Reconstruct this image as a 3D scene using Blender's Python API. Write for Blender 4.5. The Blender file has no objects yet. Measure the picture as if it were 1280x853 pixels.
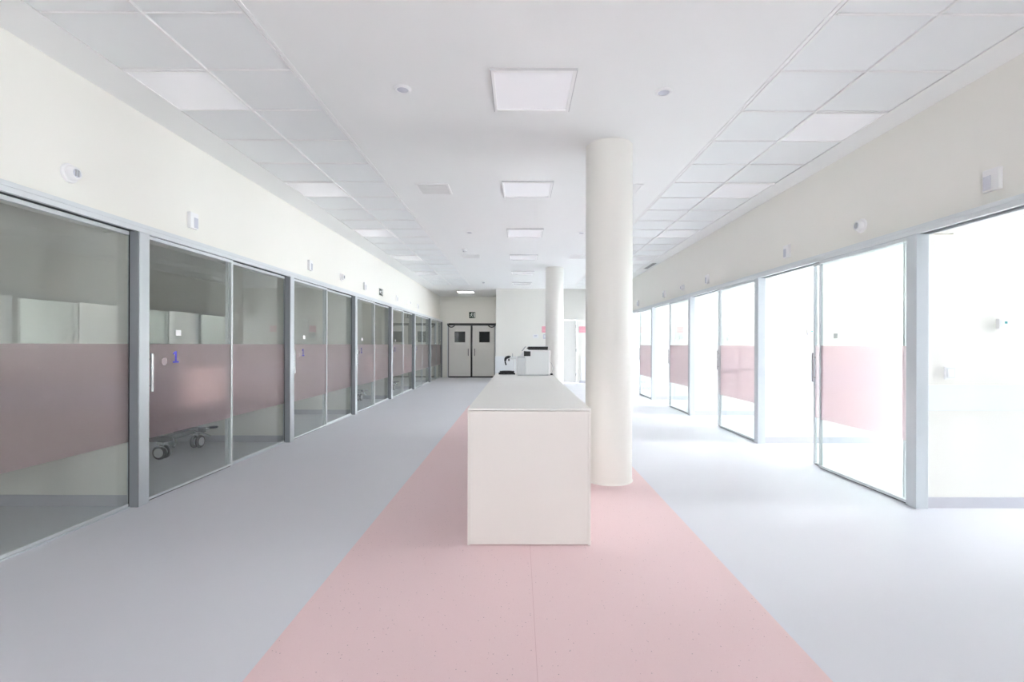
import bpy, bmesh, math, random
from mathutils import Matrix, Vector
random.seed(4)
PI = math.pi
SC = bpy.context.scene
COL = SC.collection

# ------------------------------------------------------------------ camera
EYE = 1.33
cam_d = bpy.data.cameras.new('camera')
cam_d.sensor_width = 36.0
cam_d.sensor_fit = 'HORIZONTAL'
cam_d.lens = 36.0 * 605.0 / 1280.0
cam_d.shift_x = -8.5 / 1280.0
cam_d.shift_y = 4.8 / 1280.0
cam_d.clip_start = 0.05
cam = bpy.data.objects.new('camera', cam_d)
COL.objects.link(cam)
cam.matrix_world = (Matrix.Translation((0, 0, EYE)) @ Matrix.Rotation(PI / 2, 4, 'X')
                    @ Matrix.Rotation(math.radians(0.15), 4, 'Z'))
SC.camera = cam

# ------------------------------------------------------------------ main dimensions
LX, RX = -3.09, 3.24            # corridor faces of the glass fronts
SET = 0.12                      # the plaster above sits back by this much
CEIL = 3.29
BAY, Y0 = 2.61, 3.944           # post spacing, first post in view
HB, HT = 2.245, 2.315           # header bottom / top
RROOM = 4.1
ROOM = 4.1                      # depth of the side rooms
YEND = 16.9                     # end wall
YDOOR = Y0 + 6 * BAY            # wall with the double door
YREAR = Y0 - 3 * BAY            # wall behind the photographer
RWX = RX + RROOM                # window wall
LWX = LX - ROOM
WK = -1                         # rooms before this one have no window
WIN_Y0, WIN_Y1, WIN_Z0, WIN_Z1 = 1.20, 2.50, 0.25, 2.95      # right-room windows, within a bay
REAR = (-0.62, 0.77, 0.95, 2.10)                              # glazing behind the photographer

# ------------------------------------------------------------------ daylight (overcast sky) and exposure
world = bpy.data.worlds.new('overcast_sky')
SC.world = world
world.use_nodes = True
wn = world.node_tree.nodes
wn['Background'].inputs[0].default_value = (0.96, 0.985, 1.0, 1)
wn['Background'].inputs[1].default_value = 27.0

sun_d = bpy.data.lights.new('sun', 'SUN')
sun_d.energy = 20.0
sun_d.angle = math.radians(3.0)
sun_d.color = (1.0, 0.97, 0.93)
sun = bpy.data.objects.new('sun', sun_d)
sun.rotation_euler = (0, math.radians(38), 0)      # shines in through the windows of the right-hand rooms
COL.objects.link(sun)

def portal(loc, rot, sx, sy):
    l = bpy.data.lights.new('daylight_portal', 'AREA')
    l.shape = 'RECTANGLE'
    l.size, l.size_y = sx, sy
    l.cycles.is_portal = True
    o = bpy.data.objects.new('daylight_portal', l)
    o.location = loc
    o.rotation_euler = rot
    COL.objects.link(o)

def win_y0(k): return {-1: 1.76, 0: 1.43, 1: 1.3, 2: 1.3}.get(k, 1.0)      # the windows get wider towards the end wall
for k in range(WK, 5):
    yb = Y0 + k * BAY
    portal((RWX + 0.27, yb + (win_y0(k) + WIN_Y1) / 2, (WIN_Z0 + WIN_Z1) / 2), (0, PI / 2, 0),
           WIN_Z1 - WIN_Z0, WIN_Y1 - win_y0(k))
portal(((REAR[0] + REAR[1]) / 2, YREAR - 0.27, (REAR[2] + REAR[3]) / 2), (PI / 2, 0, 0),
       REAR[1] - REAR[0], REAR[3] - REAR[2])

vs = SC.view_settings
vs.view_transform = 'Standard'
vs.look = 'None'
vs.gamma = 1.0
vs.use_curve_mapping = False
vs.exposure = 1.04
cy = SC.cycles
cy.use_denoising = True
cy.max_bounces = 16
cy.diffuse_bounces = 8
cy.glossy_bounces = 4
cy.transmission_bounces = 8
cy.transparent_max_bounces = 32
cy.sample_clamp_indirect = 15.0
cy.blur_glossy = 1.0

# ------------------------------------------------------------------ materials
def new_mat(name):
    m = bpy.data.materials.new(name)
    m.use_nodes = True
    nt = m.node_tree
    return m, nt, nt.nodes, nt.links, nt.nodes['Principled BSDF']

def paint(name, col, rough=0.55, spec=0.35, metal=0.0, var=0.03, scale=3.0, bump=0.0, bscale=120.0):
    m, nt, N, L, b = new_mat(name)
    b.inputs['Roughness'].default_value = rough
    b.inputs['Specular IOR Level'].default_value = spec
    b.inputs['Metallic'].default_value = metal
    tc = N.new('ShaderNodeTexCoord')
    no = N.new('ShaderNodeTexNoise')
    no.inputs['Scale'].default_value = scale
    no.inputs['Detail'].default_value = 4
    L.new(tc.outputs['Object'], no.inputs['Vector'])
    mx = N.new('ShaderNodeMix')
    mx.data_type = 'RGBA'
    mx.inputs[6].default_value = (*[c * (1 - var) for c in col], 1)
    mx.inputs[7].default_value = (*[min(1, c * (1 + var)) for c in col], 1)
    L.new(no.outputs['Fac'], mx.inputs[0])
    L.new(mx.outputs[2], b.inputs['Base Color'])
    if bump > 0:
        n2 = N.new('ShaderNodeTexNoise')
        n2.inputs['Scale'].default_value = bscale
        n2.inputs['Detail'].default_value = 3
        L.new(tc.outputs['Object'], n2.inputs['Vector'])
        bp = N.new('ShaderNodeBump')
        bp.inputs['Strength'].default_value = bump
        bp.inputs['Distance'].default_value = 0.002
        L.new(n2.outputs['Fac'], bp.inputs['Height'])
        L.new(bp.outputs['Normal'], b.inputs['Normal'])
    return m

def vinyl(name, col, specks, rough=0.38, spec=0.35):
    """sheet vinyl with a scatter of fine chips; specks = list of (scale, threshold, colour)"""
    m, nt, N, L, b = new_mat(name)
    b.inputs['Roughness'].default_value = rough
    b.inputs['Specular IOR Level'].default_value = spec
    tc = N.new('ShaderNodeTexCoord')
    no = N.new('ShaderNodeTexNoise')
    no.inputs['Scale'].default_value = 1.2
    no.inputs['Detail'].default_value = 3
    L.new(tc.outputs['Object'], no.inputs['Vector'])
    mx = N.new('ShaderNodeMix')
    mx.data_type = 'RGBA'
    mx.inputs[6].default_value = (*[c * 0.975 for c in col], 1)
    mx.inputs[7].default_value = (*[c * 1.025 for c in col], 1)
    L.new(no.outputs['Fac'], mx.inputs[0])
    out = mx.outputs[2]
    for sc_, th, cc in specks:
        vo = N.new('ShaderNodeTexVoronoi')
        vo.inputs['Scale'].default_value = sc_
        L.new(tc.outputs['Object'], vo.inputs['Vector'])
        # only some of the cells carry a chip
        lt = N.new('ShaderNodeMath')
        lt.operation = 'LESS_THAN'
        lt.inputs[1].default_value = th
        L.new(vo.outputs['Distance'], lt.inputs[0])
        se = N.new('ShaderNodeSeparateColor')
        L.new(vo.outputs['Color'], se.inputs[0])
        gt = N.new('ShaderNodeMath')
        gt.operation = 'GREATER_THAN'
        gt.inputs[1].default_value = 0.72
        L.new(se.outputs[0], gt.inputs[0])
        mu = N.new('ShaderNodeMath')
        mu.operation = 'MULTIPLY'
        L.new(lt.outputs[0], mu.inputs[0])
        L.new(gt.outputs[0], mu.inputs[1])
        m2 = N.new('ShaderNodeMix')
        m2.data_type = 'RGBA'
        L.new(mu.outputs[0], m2.inputs[0])
        L.new(out, m2.inputs[6])
        m2.inputs[7].default_value = (*cc, 1)
        out = m2.outputs[2]
    L.new(out, b.inputs['Base Color'])
    return m

def eta_fixed(N, L, ior):
    """the same index on both faces of a thin pane, so its inner face does not mirror"""
    g = N.new('ShaderNodeNewGeometry')
    mi = N.new('ShaderNodeMix')
    mi.data_type = 'FLOAT'
    mi.inputs[2].default_value = ior
    mi.inputs[3].default_value = 1.0 / ior
    L.new(g.outputs['Backfacing'], mi.inputs[0])
    fr = N.new('ShaderNodeFresnel')
    L.new(mi.outputs[0], fr.inputs['IOR'])
    return fr

def glass_mat(name, tint, ior=1.5):
    m = bpy.data.materials.new(name)
    m.use_nodes = True
    nt = m.node_tree
    N, L = nt.nodes, nt.links
    N.clear()
    out = N.new('ShaderNodeOutputMaterial')
    tr = N.new('ShaderNodeBsdfTransparent')
    tr.inputs[0].default_value = (*tint, 1)
    gl = N.new('ShaderNodeBsdfGlossy')
    gl.inputs['Roughness'].default_value = 0.0
    gl.inputs[0].default_value = (0.96, 0.98, 0.97, 1)
    fr = eta_fixed(N, L, ior)
    mx = N.new('ShaderNodeMixShader')
    L.new(fr.outputs[0], mx.inputs[0])
    L.new(tr.outputs[0], mx.inputs[1])
    L.new(gl.outputs[0], mx.inputs[2])
    L.new(mx.outputs[0], out.inputs[0])
    return m

def film_mat(name, tint, body):
    """frosted pink film: a blurred view through it plus a little of its own colour"""
    m = bpy.data.materials.new(name)
    m.use_nodes = True
    nt = m.node_tree
    N, L = nt.nodes, nt.links
    N.clear()
    out = N.new('ShaderNodeOutputMaterial')
    rf = N.new('ShaderNodeBsdfRefraction')
    rf.inputs['Color'].default_value = (*tint, 1)
    rf.inputs['Roughness'].default_value = 0.36
    rf.inputs['IOR'].default_value = 1.18
    df = N.new('ShaderNodeBsdfDiffuse')
    df.inputs[0].default_value = (*body, 1)
    tl = N.new('ShaderNodeBsdfTranslucent')
    tl.inputs[0].default_value = (*body, 1)
    a = N.new('ShaderNodeMixShader')
    a.inputs[0].default_value = 0.5
    L.new(df.outputs[0], a.inputs[1])
    L.new(tl.outputs[0], a.inputs[2])
    b = N.new('ShaderNodeMixShader')
    b.inputs[0].default_value = 0.10
    L.new(rf.outputs[0], b.inputs[1])
    L.new(a.outputs[0], b.inputs[2])
    gl = N.new('ShaderNodeBsdfGlossy')                    # soft satin sheen of the film
    gl.inputs['Roughness'].default_value = 0.42
    fr = eta_fixed(N, L, 1.35)
    c = N.new('ShaderNodeMixShader')
    L.new(fr.outputs[0], c.inputs[0])
    L.new(b.outputs[0], c.inputs[1])
    L.new(gl.outputs[0], c.inputs[2])
    L.new(c.outputs[0], out.inputs[0])
    return m

M = {}
M['wall'] = paint('wall_cream_paint', (0.835, 0.825, 0.78), 0.6, 0.25, var=0.008, bump=0.03, bscale=200)
M['ceiling'] = paint('ceiling_white_paint', (0.88, 0.89, 0.885), 0.7, 0.2, var=0.008)
M['tile'] = paint('ceiling_tile_white', (0.865, 0.885, 0.89), 0.6, 0.25, var=0.01, bump=0.05, bscale=300)
M['grid'] = paint('ceiling_grid_white', (0.88, 0.88, 0.88), 0.4, 0.4, var=0.005)
M['floor'] = vinyl('floor_grey_vinyl', (0.71, 0.72, 0.775),
                   [(60, 0.10, (0.67, 0.68, 0.735)), (75, 0.10, (0.76, 0.77, 0.82))], rough=0.40, spec=0.4)
M['pink'] = vinyl('floor_pink_vinyl', (0.82, 0.62, 0.635),
                  [(95, 0.16, (0.88, 0.68, 0.69)), (120, 0.15, (0.70, 0.45, 0.48)), (48, 0.12, (0.42, 0.30, 0.33))],
                  rough=0.42, spec=0.35)
M['seam'] = paint('floor_weld_seam', (0.70, 0.49, 0.51), 0.5, 0.3)
M['alu'] = paint('brushed_aluminium', (0.60, 0.64, 0.67), 0.38, 0.5, metal=0.25, var=0.02, scale=8)
M['alu_light'] = paint('light_aluminium_fascia', (0.68, 0.715, 0.735), 0.42, 0.45, metal=0.1, var=0.015, scale=8)
M['alu_dark'] = paint('dark_anodised_track', (0.055, 0.06, 0.07), 0.45, 0.4)
M['jamb'] = paint('shaded_grey_jamb', (0.27, 0.29, 0.31), 0.45, 0.4)  # jamb grey, darkened for the shade on the left posts' near faces
M['edge'] = paint('lamp_shadow_line', (0.60, 0.60, 0.61), 0.5, 0.3)  # tone stands in for the shadow line round the lamp frames
M['gasket'] = paint('black_rubber_gasket', (0.02, 0.02, 0.022), 0.6, 0.3)
M['glass'] = glass_mat('clear_green_glass', (0.955, 0.972, 0.965))
M['winglass'] = glass_mat('window_glass', (0.98, 0.985, 0.985))
M['film'] = film_mat('frosted_pink_film', (0.985, 0.925, 0.94), (0.80, 0.64, 0.67))
M['white'] = paint('white_plastic', (0.84, 0.84, 0.85), 0.4, 0.45, var=0.01)
M['warmwhite'] = paint('counter_warm_white_laminate', (0.79, 0.765, 0.735), 0.42, 0.35, var=0.008)
M['countertop'] = paint('countertop_white_laminate', (0.85, 0.845, 0.82), 0.35, 0.4, var=0.008)
M['column'] = paint('column_cream_paint', (0.84, 0.83, 0.79), 0.55, 0.3, var=0.006, bump=0.02)
M['diffuser'] = paint('lamp_diffuser_white', (0.96, 0.96, 0.985), 0.25, 0.6, var=0.004)
m_, nt_, N_, L_n, b_ = new_mat('added_glow_diffuser')
b_.inputs['Base Color'].default_value = (.9, .9, .9, 1)
b_.inputs['Emission Color'].default_value = (1, .97, .93, 1)
b_.inputs['Emission Strength'].default_value = 6.0  # glow added to brighten the recess and the double doors
M['diffuser_on'] = m_
for n_ in ('Principled BSDF',):
    d_ = M['diffuser'].node_tree.nodes[n_]
    d_.inputs['Emission Color'].default_value = (1, 1, 1, 1)
    d_.inputs['Emission Strength'].default_value = 0.03      # faint glow added so the panels stand out from the ceiling
M['lens'] = paint('pale_blue_grey_lens', (0.62, 0.635, 0.71), 0.25, 0.5)
M['grey'] = paint('mid_grey_plastic', (0.42, 0.43, 0.45), 0.5, 0.4)
M['lightgrey'] = paint('light_grey_plastic', (0.62, 0.645, 0.66), 0.45, 0.4)
M['palegrey'] = paint('pale_grey_plastic', (0.74, 0.765, 0.77), 0.45, 0.4)
M['black'] = paint('black_plastic', (0.015, 0.015, 0.018), 0.45, 0.4)
M['darkglass'] = paint('dark_door_glass', (0.012, 0.016, 0.018), 0.12, 0.5)
M['doorgrey'] = paint('grey_door_laminate', (0.80, 0.79, 0.76), 0.45, 0.35, var=0.01)
M['door_white'] = paint('white_door_laminate', (0.83, 0.825, 0.80), 0.5, 0.3, var=0.006)
M['blue'] = paint('blue_vinyl_print', (0.10, 0.09, 0.52), 0.5, 0.3)
M['ghost'] = paint('pale_vinyl_print', (0.44, 0.38, 0.40), 0.6, 0.2)
M['sign_green'] = paint('dark_green_sign', (0.006, 0.035, 0.018), 0.4, 0.4)
M['sign_white'] = paint('sign_white_print', (0.85, 0.88, 0.86), 0.5, 0.3)
M['sign_pink'] = paint('pink_sign_print', (0.86, 0.42, 0.50), 0.5, 0.3)
M['teal'] = paint('teal_display', (0.10, 0.42, 0.42), 0.3, 0.4)
M['rail'] = paint('white_wall_guard', (0.82, 0.845, 0.86), 0.4, 0.35, var=0.005)
M['cove'] = paint('grey_vinyl_cove', (0.56, 0.56, 0.61), 0.45, 0.35)
M['absorber'] = paint('slate_absorber', (0.17, 0.18, 0.20), 0.5, 0.3, var=0.02)  # dark tone for the added panels that absorb bounced light
M['outer'] = paint('slate_absorbing_wall', (0.20, 0.21, 0.23), 0.6, 0.25, var=0.01)  # unseen window wall, darkened to cut the light bouncing in the rooms
M['steel'] = paint('chrome_steel', (0.62, 0.63, 0.64), 0.22, 0.5, metal=0.9)
M['tyre'] = paint('black_tyre', (0.02, 0.02, 0.022), 0.6, 0.3)
M['bedframe'] = paint('dark_bed_frame', (0.10, 0.10, 0.11), 0.45, 0.4)
M['mattress'] = paint('dark_mattress_cover', (0.05, 0.055, 0.08), 0.6, 0.3)
M['footboard'] = paint('peach_bed_board', (0.88, 0.70, 0.62), 0.45, 0.35)
M['cable'] = paint('grey_cable', (0.55, 0.55, 0.56), 0.5, 0.3)
M['vent'] = paint('grey_vent_enamel', (0.87, 0.87, 0.865), 0.5, 0.3)
M['ventdark'] = paint('dark_duct', (0.10, 0.10, 0.10), 0.7, 0.2)
M['paper'] = paint('white_paper', (0.88, 0.88, 0.88), 0.7, 0.2)

# ------------------------------------------------------------------ mesh helpers
def bx(bm, x0, x1, y0, y1, z0, z1, bev=0.0):
    v = [bm.verts.new(p) for p in ((x0, y0, z0), (x1, y0, z0), (x1, y1, z0), (x0, y1, z0),
                                   (x0, y0, z1), (x1, y0, z1), (x1, y1, z1), (x0, y1, z1))]
    f = [bm.faces.new([v[i] for i in q]) for q in
         ((0, 3, 2, 1), (4, 5, 6, 7), (0, 1, 5, 4), (1, 2, 6, 5), (2, 3, 7, 6), (3, 0, 4, 7))]
    if bev > 0:
        e = list({e for ff in f for e in ff.edges})
        bmesh.ops.bevel(bm, geom=e, offset=bev, segments=2, profile=0.6, affect='EDGES')

def box(x0, x1, y0, y1, z0, z1, bev=0.0):
    bm = bmesh.new()
    if x0 > x1: x0, x1 = x1, x0
    bx(bm, x0, x1, y0, y1, z0, z1, bev)
    return bm

def boxes(lst, bev=0.0):
    bm = bmesh.new()
    for b in lst:
        b = list(b)
        if b[0] > b[1]: b[0], b[1] = b[1], b[0]
        bx(bm, *b, bev)
    return bm

AX = {'Z': Matrix.Identity(4), 'X': Matrix.Rotation(PI / 2, 4, 'Y'), 'Y': Matrix.Rotation(-PI / 2, 4, 'X'),
      '-X': Matrix.Rotation(-PI / 2, 4, 'Y'), '-Z': Matrix.Rotation(PI, 4, 'X'), '-Y': Matrix.Rotation(PI / 2, 4, 'X')}

def lathe(bm, prof, axis='Z', at=(0, 0, 0), n=32):
    """prof: (radius, height) pairs turned about the axis; closed at both ends"""
    T = Matrix.Translation(at) @ AX[axis]
    rings = []
    for r, h in prof:
        if r <= 1e-6:
            rings.append([bm.verts.new(T @ Vector((0, 0, h)))])
        else:
            rings.append([bm.verts.new(T @ Vector((r * math.cos(2 * PI * i / n), r * math.sin(2 * PI * i / n), h))) for i in range(n)])
    for a, b in zip(rings, rings[1:]):
        for i in range(n):
            j = (i + 1) % n
            if len(a) == 1 and len(b) > 1: bm.faces.new((a[0], b[j], b[i])[::-1])
            elif len(b) == 1 and len(a) > 1: bm.faces.new((a[i], a[j], b[0]))
            elif len(a) > 1: bm.faces.new((a[i], a[j], b[j], b[i]))
    if len(rings[0]) > 1: bm.faces.new(rings[0][::-1])
    if len(rings[-1]) > 1: bm.faces.new(rings[-1])

def tube(bm, pts, r, n=10):
    pts = [Vector(p) for p in pts]
    rings = []
    up = Vector((0, 0, 1))
    for i, p in enumerate(pts):
        d = (pts[min(i + 1, len(pts) - 1)] - pts[max(i - 1, 0)]).normalized()
        a = d.cross(up)
        if a.length < 1e-3: a = d.cross(Vector((1, 0, 0)))
        a.normalize()
        b = d.cross(a).normalized()
        rr = r[i] if isinstance(r, (list, tuple)) else r
        rings.append([bm.verts.new(p + a * rr * math.cos(2 * PI * k / n) + b * rr * math.sin(2 * PI * k / n)) for k in range(n)])
    for a, b in zip(rings, rings[1:]):
        for k in range(n):
            bm.faces.new((a[k], a[(k + 1) % n], b[(k + 1) % n], b[k]))
    bm.faces.new(rings[0][::-1])
    bm.faces.new(rings[-1])

def prism(bm, poly, h0, h1, plane='YZ'):
    """a polygon in a plane, extruded along the third axis from h0 to h1"""
    def P(a, b, h):
        return {'YZ': (h, a, b), 'XZ': (a, h, b), 'XY': (a, b, h)}[plane]
    lo = [bm.verts.new(P(a, b, h0)) for a, b in poly]
    hi = [bm.verts.new(P(a, b, h1)) for a, b in poly]
    n = len(poly)
    bm.faces.new(lo)
    bm.faces.new(hi[::-1])
    for i in range(n):
        bm.faces.new((lo[i], hi[i], hi[(i + 1) % n], lo[(i + 1) % n]))

def smooth_path(pts, n=8):
    """Catmull-Rom through the points"""
    P = [Vector(p) for p in pts]
    P = [2 * P[0] - P[1]] + P + [2 * P[-1] - P[-2]]
    out = []
    for i in range(1, len(P) - 2):
        for k in range(n):
            t = k / n
            a, b, c, d = P[i - 1], P[i], P[i + 1], P[i + 2]
            out.append(0.5 * (2 * b + (c - a) * t + (2 * a - 5 * b + 4 * c - d) * t * t + (3 * b - a - 3 * c + d) * t ** 3))
    out.append(P[-2])
    return out

def obj(name, bm, mat, parent=None, loc=None, smooth=False):
    bmesh.ops.recalc_face_normals(bm, faces=bm.faces)
    me = bpy.data.meshes.new(name)
    bm.to_mesh(me)
    bm.free()
    if smooth:
        for p in me.polygons: p.use_smooth = True
        try: me.set_sharp_from_angle(angle=math.radians(40))
        except Exception: pass
    me.materials.append(M[mat] if isinstance(mat, str) else mat)
    o = bpy.data.objects.new(name, me)
    COL.objects.link(o)
    if parent is not None: o.parent = parent
    if loc is not None: o.location = loc
    return o

def tag(o, label=None, cat=None, group=None, kind=None):
    if label: o['label'] = label
    if cat: o['category'] = cat
    if group: o['group'] = group
    if kind: o['kind'] = kind
    return o

def thing(name, label, cat, loc=(0, 0, 0), rotz=0.0, group=None, kind=None):
    o = bpy.data.objects.new(name, None)
    o.empty_display_size = 0.1
    COL.objects.link(o)
    o.location = loc
    o.rotation_euler = (0, 0, rotz)
    return tag(o, label, cat, group, kind)

def dup(root, loc, rotz=None, label=None, name=None):
    r = root.copy()
    COL.objects.link(r)
    r.location = loc
    if name: r.name = name
    if rotz is not None: r.rotation_euler = (0, 0, rotz)
    if label: r['label'] = label
    for ch in list(root.children):
        c = ch.copy()
        COL.objects.link(c)
        c.parent = r
        for g in list(ch.children):
            d = g.copy()
            COL.objects.link(d)
            d.parent = c
    return r

ORD = ['', 'first', 'second', 'third', 'fourth', 'fifth', 'sixth', 'seventh', 'eighth', 'ninth', 'tenth', 'eleventh']
TRIM = [0]
def trim_name():
    TRIM[0] += 1
    return 'trim_%d' % TRIM[0]
def struct(name, bm, mat, label, cat, smooth=False, loc=None):
    o = obj(name, bm, mat, smooth=smooth, loc=loc)
    return tag(o, label, cat, kind='structure')

# ------------------------------------------------------------------ floor
FX0, FX1 = LWX - 0.25, RWX + 0.25
FY0, FY1 = YREAR - 0.25, YDOOR + 0.25
floor = struct('floor', box(FX0, FX1, FY0, FY1, -0.2, 0.0), 'floor', 'pale lavender grey sheet vinyl floor of the corridor and rooms', 'floor')
PX0, PXM, PX1, PY1 = -1.085, 0.078, 1.245, 10.6
obj('vinyl_sheet', box(PX0, PXM - 0.0015, YREAR + 0.02, PY1, -0.002, 0.0015), 'pink', floor)['label'] = 'pink flecked vinyl sheet'
obj('vinyl_sheet', box(PXM + 0.0015, PX1, YREAR + 0.02, PY1, -0.002, 0.0015), 'pink', floor)['label'] = 'pink flecked vinyl sheet'
obj('weld_seam', box(PXM - 0.0015, PXM + 0.0015, YREAR + 0.02, PY1, -0.002, 0.001), 'seam', floor)

# ------------------------------------------------------------------ ceiling, its tile strips and grid bars
ROW, R0 = 0.595, 3.46
K0, K1 = -4, 20
TY0, TY1 = R0 + K0 * ROW, R0 + (K1 + 1) * ROW
LSTRIP = (-2.85, -2.235, -1.62)
RSTRIP = (1.855, 2.48, 3.10)
ceiling = struct('ceiling', boxes([
    (FX0, LSTRIP[0], FY0, FY1, CEIL, CEIL + 0.06),
    (LSTRIP[2], RSTRIP[0], FY0, FY1, CEIL, CEIL + 0.06),
    (RSTRIP[2], FX1, FY0, FY1, CEIL, CEIL + 0.06),
    (LSTRIP[0], LSTRIP[2], FY0, TY0, CEIL, CEIL + 0.06), (LSTRIP[0], LSTRIP[2], TY1, FY1, CEIL, CEIL + 0.06),
    (RSTRIP[0], RSTRIP[2], FY0, TY0, CEIL, CEIL + 0.06), (RSTRIP[0], RSTRIP[2], TY1, FY1, CEIL, CEIL + 0.06),
    (FX0, FX1, FY0, FY1, CEIL + 0.061, CEIL + 0.15)]), 'ceiling', 'smooth white plaster ceiling with two tiled strips', 'ceiling')
L_LAMPS = (0, 4, 8, 12, 16)
R_LAMPS = (1, 4, 8, 12, 16)
tile_mesh = {}
def tile(x0, x1, k):
    w = x1 - x0
    key = round(w, 3)
    if key not in tile_mesh:
        bm = bmesh.new()
        hw, hd = w / 2 - 0.009, ROW / 2 - 0.009
        bx(bm, -hw, hw, -hd, hd, 0.004, 0.03, 0.003)
        o = obj('ceiling_tile', bm, 'tile', ceiling)
        tile_mesh[key] = o
    else:
        o = tile_mesh[key].copy()
        COL.objects.link(o)
    o.location = ((x0 + x1) / 2, R0 + (k + 0.5) * ROW, CEIL)
bar_c = {}
for S, lamps, outer in ((LSTRIP, L_LAMPS, 0), (RSTRIP, R_LAMPS, 1)):
    for k in range(K0, K1 + 1):
        for c in (0, 1):
            if c == outer and k in lamps: continue
            tile(S[c], S[c + 1], k)
    for i, x in enumerate(S):
        inner = (i == 2 and S is LSTRIP) or (i == 0 and S is RSTRIP)
        if inner:
            sgn = 1 if S is LSTRIP else -1
            obj('edge_angle', box(x + sgn * 0.004, x + sgn * 0.028, TY0, TY1, CEIL - 0.006, CEIL + 0.02), 'grid', ceiling)
            obj('grid_bar', box(x - sgn * 0.012, x - sgn * 0.002, TY0, TY1, CEIL - 0.008, CEIL + 0.02), 'grid', ceiling)
        elif i == 1:
            obj('grid_bar', box(x - 0.0075, x + 0.0075, TY0, TY1, CEIL - 0.008, CEIL + 0.02), 'grid', ceiling)
    w = S[2] - S[0] - 0.03
    for k in range(K0, K1 + 2):
        if 'b' not in bar_c:
            bar_c['b'] = obj('cross_bar', box(-w / 2, w / 2, -0.005, 0.005, -0.004, 0.02), 'grid', ceiling)
            o = bar_c['b']
        else:
            o = bar_c['b'].copy()
            COL.objects.link(o)
        o.location = ((S[0] + S[2]) / 2, R0 + k * ROW, CEIL)

# ------------------------------------------------------------------ walls
WT = 0.2
lw = struct('wall_left', box(LX - SET, LX - SET - WT, YREAR, YDOOR, HB + 0.01, CEIL), 'wall', 'cream plaster wall over the closed dark glass fronts', 'wall')
rw = struct('wall_right', box(RX + SET, RX + SET + WT, YREAR, YEND + 0.2, HB + 0.01, CEIL), 'wall', 'cream plaster wall over the open sunlit glass fronts', 'wall')
struct('wall_left_outer', box(LWX, LWX - 0.2, YREAR, YDOOR + 0.2, 0, CEIL), 'wall', 'plain cream back wall of the dim side rooms', 'wall')
# end wall with the doorway for the white door
EX0 = -0.80
DX0, DX1, DZ = 1.06, 2.06, 2.26
we = struct('wall_back', boxes([(EX0, DX0, YEND, YEND + 0.2, 0, CEIL), (DX1, RX + SET + WT, YEND, YEND + 0.2, 0, CEIL),
                                (DX0, DX1, YEND, YEND + 0.2, DZ, CEIL)]), 'wall', 'plain white end wall behind the counter', 'wall')
obj('wall_guard', boxes([(EX0 - 0.022, DX0 - 0.1, YEND - 0.02, YEND + 0.25, 0.09, 0.93)]), 'rail', we)
obj('wall_guard', boxes([(DX1 + 0.1, RX - 0.02, YEND - 0.02, YEND + 0.05, 0.09, 0.93)]), 'rail', we)
obj('baseboard', boxes([(DX1 + 0.06, RX, YEND - 0.012, YEND + 0.05, 0, 0.09), (EX0 - 0.01, DX0 - 0.06, YEND - 0.012, YEND + 0.05, 0, 0.09)]), 'cove', we)
struct('wall_recess', box(EX0, EX0 + 0.2, YEND + 0.2, YDOOR, 0, CEIL), 'wall', 'side wall of the recess before the double doors', 'wall')
# wall round the double doors
QX0, QXM, QX1, QZ = -2.90, -1.905, -0.93, 2.20
struct('wall_doors', boxes([(LX - SET - WT, QX0, YDOOR, YDOOR + 0.2, 0, CEIL), (QX1, EX0 + 0.2, YDOOR, YDOOR + 0.2, 0, CEIL),
                            (QX0, QX1, YDOOR, YDOOR + 0.2, QZ, CEIL)]), 'wall', 'beige wall around the grey double doors', 'wall')
struct('wall_far_right', box(RX + SET + WT, RWX, YEND, YEND + 0.2, 0, CEIL), 'wall', 'end partition of the sunlit rooms', 'wall')
struct('wall_far_left', box(LX - SET - WT, LWX, YDOOR, YDOOR + 0.2, 0, CEIL), 'wall', 'end partition of the dim rooms', 'wall')
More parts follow.
